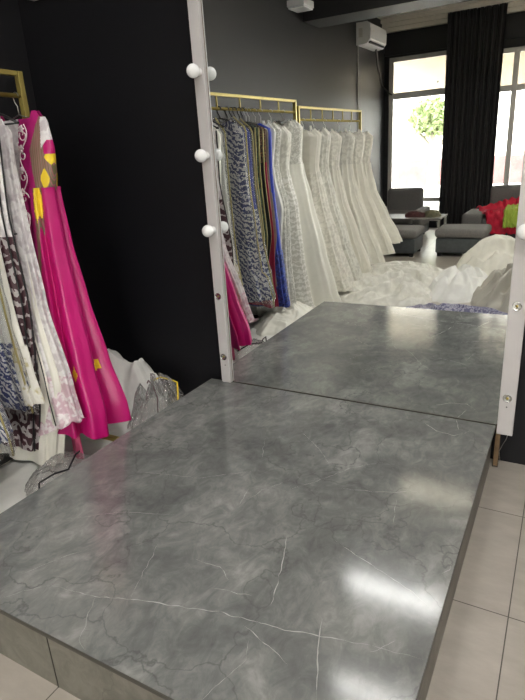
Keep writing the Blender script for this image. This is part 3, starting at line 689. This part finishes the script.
# ------------------------------------------------------------------ cloth heaps
def heap(name, label, cat, x, y, z, rx, ry, h, mat, seed, fr=3.0, amp=.35, rot=0, n=150, m=64, power=2.2, edge=.12, skew=(0, 0), thick=.012, ridge=1.0, fold=False):
    bm = bmesh.new(); rings = []
    for j in range(m + 1):
        r_ = j / m; ring = []
        for i in range(n):
            a = 2 * PI * i / n; ex = 1 + edge * noise.noise(Vector((math.cos(a) * 2.2, math.sin(a) * 2.2, seed))) + edge * .5 * noise.noise(Vector((math.cos(a) * 6, math.sin(a) * 6, seed)))
            X, Y = math.cos(a) * r_ * rx * ex, math.sin(a) * r_ * ry * ex
            P_ = Vector((X, Y, seed * 3.1)); q = P_ * fr + 0.6 * Vector((noise.noise(P_ * fr * .8), noise.noise(P_ * fr * .8 + Vector((7, 3, 1))), 0)) * ridge
            if fold:
                wv = 1.3 * noise.noise(P_ * fr * .45) + .5 * noise.noise(P_ * fr * 1.1 + Vector((4, 9, 2)))
                u1 = math.sin((P_.x * math.cos(seed) + P_.y * math.sin(seed)) * fr * 1.6 + wv * 2.6); u2 = math.sin((P_.y - P_.x * .4) * fr * 2.3 + wv * 3.4 + seed)
                rg0 = .55 * (1 - (u1 * u1 + .01) ** .5) + .35 * (1 - (u2 * u2 + .01) ** .5) * (noise.noise(P_ * 2.1) + .6)
            rg = min(.75, rg0 * 1.5) if fold else (1 - abs(noise.noise(q)) * 2) * .6 + (1 - abs(noise.noise(q * 2.3)) * 2) * .3 + .15 * (1 - abs(noise.noise(q * 5)) * 2)
            base = max(0, 1 - r_ ** power); zz = h * base * (1 + amp * (rg - .3)) + thick * (1 + .8 * rg) * (1 if r_ < .98 else 0) + h * amp * .4 * rg * (r_ < .95) * (1 - r_) + skew[0] * X * base
            ring.append(bm.verts.new((X, Y, max(0.0 if j == m else .003, zz))))
        rings.append(ring)
    for j in range(m):
        for i in range(n):
            if j == 0:
                if i == 0:
                    cv = bm.verts.new(rings[0][0].co)
                f = bm.faces.new((cv, rings[1][i], rings[1][(i + 1) % n]))
            else: f = bm.faces.new((rings[j][i], rings[j + 1][i], rings[j + 1][(i + 1) % n], rings[j][(i + 1) % n]))
            f.smooth = True
    for v_ in rings[0]: bm.verts.remove(v_)
    o = obj(name, bm, mat, None, False, (x, y, z)); o.rotation_euler = (0, 0, rot)
    for p_ in o.data.polygons: p_.use_smooth = True
    return tag(o, label, cat)
heap('tulle_train', 'wide heap of white tulle spread on the floor before the wedding gowns', 'fabric', -1.46, -3.38, 0, .66, .90, .12, tulle, 1, 9, 1.3, .1, power=3.0, fold=True, m=90, n=220)
heap('gown_heap', 'cream gown heaped at the back of the pile on the floor near the grey ottoman', 'fabric', -.46, -4.05, 0, .50, .42, .36, ivory_cloth, 2, 6, .45, 0, power=2.4, fold=True)
heap('cloth_heap', 'white cloth draped over the middle of the pile of gowns on the floor', 'fabric', -.72, -3.32, 0, .34, .46, .20, white_cloth, 3, 8, .55, .3, power=2.4, fold=True)
heap('satin_heap', 'grey-beige satin garment folded at the front of the pile of gowns', 'fabric', -.22, -3.02, 0, .34, .40, .22, beige_satin, 4, 9.0, 1.0, -.3, power=2.4, fold=True)
heap('lilac_cloth', 'lilac and blue striped cloth lying flat under the pile of gowns', 'fabric', -.62, -2.56, 0, .48, .20, .035, lilac_cloth, 5, 9, .9, 0, power=3, fold=True)
heap('puffy_bag', 'white puffy fabric bag on the floor behind the magenta gown', 'bag', -2.30, -.13, 0, .34, .20, .31, white_cloth, 6, 6, .35, .1, power=2.6, fold=True)
hp = heap('plastic_wrap', 'crinkled clear plastic wrap with yellow edge bunched beside the magenta gown', 'plastic', -1.90, -.26, 0, .17, .20, .22, pile_plastic, 7, 16, .6, 0, power=2.6, edge=.3, n=140, m=60, fold=True)
bm = bmesh.new(); tube(bm, [(-.08, .06, .25), (-.02, .08, .275), (.05, .10, .26), (.09, .10, .25), (.12, .06, .20), (.14, .02, .12)], .005, 6)
obj('yellow_edge', bm, yellow, hp, label='yellow edge ribbon')
bm = bmesh.new(); tube(bm, [(-.08, .02, .25), (-.05, .0, .28), (0, -.02, .26), (.05, -.05, .20), (.08, -.1, .1)], .004, 6); obj('red_edge', bm, wine, hp, label='dark red edge ribbon')
hp = heap('garment_bag', 'flattened clear garment bag with black piping on the floor beside the platform', 'bag', -1.97, -.98, 0, .16, .22, .07, pile_plastic, 8, 8, .6, .3, n=80, m=30)
bm = bmesh.new(); tube(bm, [(.0, -.20, .02), (.01, -.19, .10), (.05, -.12, .11), (.09, -.06, .10), (.07, .05, .12), (.03, .15, .08)], .005, 6); obj('piping', bm, black_trim, hp)
heap('fabric_train', 'grey-white satin train lying on the floor below the coloured dresses', 'fabric', -2.05, -1.9, 0, .28, .50, .10, ivory_satin, 11, 4, .6, 0)
bm = bmesh.new(); rows = []
for j in range(121):
    rows.append([bm.verts.new((-2.37 + .69 * i / 30 + .015 * noise.noise(Vector((j * .08, 3, 0))) * (1 - i / 30), -2.95 + 3.0 * j / 120, .006 + .012 * abs(noise.noise(Vector((i * .12, j * .07, 1)))) + .012 * math.exp(-((i - 6 - 2 * noise.noise(Vector((j * .05, 0, 0)))) / 1.3) ** 2))) for i in range(31)])
for j in range(120):
    for i in range(30): bm.faces.new((rows[j][i], rows[j][i + 1], rows[j + 1][i + 1], rows[j + 1][i])).smooth = True
o = obj('floor_sheet', bm, white_cloth); sm = o.modifiers.new('thickness', 'SOLIDIFY'); sm.thickness = .003
tag(o, 'white sheet lying on the floor along the left side of the platform', 'sheet')
o = obj('floor_strip', B(-2.9, -2.40, -2.6, -.30, 0, .012, .003), dark_strip); tag(o, 'dark flat strip on the floor under the hanging dresses', 'mat')  # thin dark slab laid on the tiles below the dresses

# ------------------------------------------------------------------ seating area
def ottoman(x0, x1, y0, y1, label):
    t = thing('ottoman', label, 'ottoman', ((x0 + x1) / 2, (y0 + y1) / 2, 0), 0, None)
    a, b_ = (x1 - x0) / 2, (y1 - y0) / 2
    obj('base', B(-a + .02, a - .02, -b_ + .02, b_ - .02, .05, .25, .02), dark_leather, t)
    bm = bmesh.new(); box(bm, -a, a, -b_, b_, .255, .38, .06); o = obj('cushion', bm, grey_fabric, t, True)
    for sx in (-1, 1):
        for sy in (-1, 1): obj('leg', B(sx * (a - .07) - .025, sx * (a - .07) + .025, sy * (b_ - .07) - .025, sy * (b_ - .07) + .025, 0, .05), black_plastic, t)
ottoman(-1.40, -.72, -5.72, -5.16, 'square grey ottoman with dark base in front of the curtain')
ottoman(-2.30, -1.62, -5.60, -5.04, 'square grey ottoman with dark base beside the last wedding gowns')
def armchair(x, y, rot, label, wd=.86, ht=.78, aw=.14):
    t = thing('armchair', label, 'armchair', (x, y, 0), rot)
    a = wd / 2
    obj('base', B(-a + .02, a - .02, -.38, .30, .06, .26, .02), dark_leather, t)
    obj('seat_cushion', B(-a + aw - .01, a - aw + .01, -.28, .36, .26, .42, .04), grey_fabric, t, True)
    bm = B(-a + aw * .9, a - aw * .9, -.42, -.27, .26, ht, .07); obj('backrest', bm, grey_fabric, t, True)
    for s_ in (-1, 1):
        xa, xb = sorted((s_ * a, s_ * (a - aw)))
        obj('armrest', B(xa, xb, -.36, .32, .20, .48, .05), grey_fabric, t, True)
        for q in (-.32, .26): obj('leg', B(s_ * (a - .1) - .02, s_ * (a - .1) + .02, q - .02, q + .02, 0, .06), black_plastic, t)
    return t
armchair(-2.30, -6.72, 0.0, 'low grey armchair behind the coffee table under the left window')
armchair(-.55, -6.25, .04, 'grey armchair with red cloth over it beside the curtain', 1.24, .82, .30)
t = thing('coffee_table', 'low grey coffee table with thin metal legs between the ottomans and the armchair', 'table', (-1.90, -5.93, 0))
obj('table_top', B(-.48, .48, -.27, .27, .43, .455, .005), table_top_m, t)
for sx in (-1, 1):
    for sy in (-1, 1): obj('leg', B(sx * .45 - .014, sx * .45 + .014, sy * .24 - .014, sy * .24 + .014, 0, .43), steel, t)
heap('folded_cloth', 'folded maroon cloth on the coffee table', 'cloth', -1.83, -5.90, .455, .17, .12, .05, maroon_cloth, 12, 8, .3, 0, 60, 20, 4)
heap('folded_cloth', 'folded olive green cloth on the coffee table beside the maroon one', 'cloth', -1.60, -5.93, .455, .13, .12, .06, olive_cloth, 13, 8, .3, 0, 60, 20, 4)
# red garment draped over the armchair: profile (y, z) from the backrest across the seat and down the front
def drape(name, prof, x0, x1, mat, label, seed, am=.018, taper=.0, tk=.006, slope=0):
    bm = bmesh.new(); n = 46; rows = []; P_ = []
    for i in range(len(prof) - 1):
        for k in range(10): u = k / 10; P_.append((prof[i][0] * (1 - u) + prof[i + 1][0] * u, prof[i][1] * (1 - u) + prof[i + 1][1] * u))
    P_.append(prof[-1])
    for j, (y, z) in enumerate(P_):
        f = j / (len(P_) - 1)
        row = []
        for i in range(n + 1):
            u = i / n; xa = x0 + taper * f; x = xa + (x1 - xa) * u + .03 * noise.noise(Vector((u * 2, f * 4, seed)))
            nn = abs(noise.noise(Vector((u * 7, f * 5, seed)))) * am * 2.5 + am * .6 * abs(noise.noise(Vector((u * 16, f * 9, seed))))
            row.append(bm.verts.new((x, y + nn * (1 if f > .5 else .3), z + nn - slope * (1 - u) ** 1.2 * (1 - f) ** 2)))
        rows.append(row)
    for j in range(len(rows) - 1):
        for i in range(n): bm.faces.new((rows[j][i], rows[j][i + 1], rows[j + 1][i + 1], rows[j + 1][i])).smooth = True
    o = obj(name, bm, mat, None, True)
    sm = o.modifiers.new('thickness', 'SOLIDIFY'); sm.thickness = tk; sm.offset = 1
    return tag(o, label, 'clothing')
drape('red_garment', [(-6.44, .64), (-6.36, .62), (-6.22, .51), (-6.0, .505), (-5.91, .50), (-5.88, .38), (-5.86, .20)], -1.06, -.42, red_cloth, 'crumpled red garment draped over the grey armchair', 3, .035, .30, slope=.17)
drape('lime_garment', [(-6.2, .56), (-6.0, .55), (-5.86, .53), (-5.82, .42), (-5.81, .30)], -.60, -.38, lime_cloth, 'lime green garment lying on the red one on the armchair', 5, .02)

# ------------------------------------------------------------------ curtain, air conditioner, small fittings
t = thing('curtain', 'long black pleated curtain hanging between the two shop windows', 'curtain', (-1.40, YW + .2, 0))
bm = bmesh.new(); n = 220; rows = []
for j in range(41):
    z = 3.385 - (3.385 - .06) * j / 40; row = []
    for i in range(n + 1):
        u = i / n; x = -.44 + .87 * u; g = .5 + .5 * j / 40
        row.append(bm.verts.new((x * (1 - .03 * math.sin(j / 40 * PI)), .03 * math.sin(u * 2 * PI * 9 + .6 * math.sin(j * .08)) * g + .012 * math.sin(u * 2 * PI * 23 + j * .05) + .01, z)))
    rows.append(row)
for j in range(40):
    for i in range(n): bm.faces.new((rows[j][i], rows[j][i + 1], rows[j + 1][i + 1], rows[j + 1][i])).smooth = True
o = obj('curtain_panel', bm, curtain_cloth, t, True); sm = o.modifiers.new('thickness', 'SOLIDIFY'); sm.thickness = .004
bm = bmesh.new(); tube(bm, [(-.5, .01, 3.40), (.5, .01, 3.40)], .012, 10); obj('curtain_rod', bm, white_plastic, t)
for k in range(9):
    bm = bmesh.new(); x = -.42 + .105 * k; tube(bm, [(x, .01 + .024 * math.cos(a), 3.395 + .024 * math.sin(a)) for a in [2 * PI * q / 12 for q in range(12)]], .004, 5, close=True)
    obj('curtain_ring', bm, steel, t)

t = thing('air_conditioner', 'white split air conditioner mounted high on the dark left wall', 'air conditioner', (XL, -6.75, 2.94))
prof = [(0, .30), (.17, .30), (.215, .27), (.225, .20), (.22, .07), (.17, .012), (.10, 0), (0, 0)]
bm = bmesh.new(); ends = []
for y in (-.41, .41): ends.append([bm.verts.new((x, y, z)) for x, z in prof])
for i in range(len(prof)): bm.faces.new((ends[0][i], ends[0][(i + 1) % len(prof)], ends[1][(i + 1) % len(prof)], ends[1][i]))
bm.faces.new(ends[0]); bm.faces.new(ends[1][::-1]); bmesh.ops.recalc_face_normals(bm, faces=bm.faces)
obj('casing', bm, white_plastic, t)
obj('air_slot', B(.13, .205, -.36, .36, .016, .040), black_plastic, t)
obj('louvre', B(.17, .218, -.35, .35, .045, .052), white_plastic, t)
obj('side_vent', B(.04, .10, .409, .413, .10, .22), alu, t)
obj('display', B(.222, .2265, .22, .30, .17, .20), alu, t)
bm = bmesh.new(); tube(bm, [(XL + .02, -6.36, 2.94), (XL + .015, -6.36, 2.4), (XL + .015, -6.36, 1.2), (XL + .015, -6.36, .1)], .010, 6)
tag(obj('cable_duct', bm, right_paint), 'thin grey cable running down the wall below the air conditioner', 'cable')
bm = bmesh.new(); tube(bm, [(XL + .10, -7.0, 2.935), (XL + .06, -7.2, 2.75), (XL + .04, -7.5, 2.45), (XL + .10, -7.76, 2.33), (XL + .14, -7.82, 2.31)], .016, 8)
tag(obj('drain_hose', bm, black_plastic), 'dark drain hose curving from the air conditioner to the window', 'hose')
t = thing('wall_lamp', 'small white lamp fitting high on the dark wall before the ceiling beam', 'lamp', (XL, -4.10, 3.04))
obj('lamp_body', B(0.001, .22, -.14, .14, .03, .10, .008), white_plastic, t); obj('diffuser', B(.01, .21, -.13, .13, .012, .03, .004), bulb_glass, t)
obj('bracket', B(.0, .03, -.05, .05, .10, .16), steel, t)
t = thing('wall_lamp', 'small cream lamp fitting at the top left corner of the dark wall', 'lamp', (-2.77, YB, 2.49))
obj('lamp_body', B(0, .09, -.07, -.01, 0, .10, .006), cream_paint, t); obj('bracket', B(.02, .07, -.01, 0, .02, .08), steel, t)
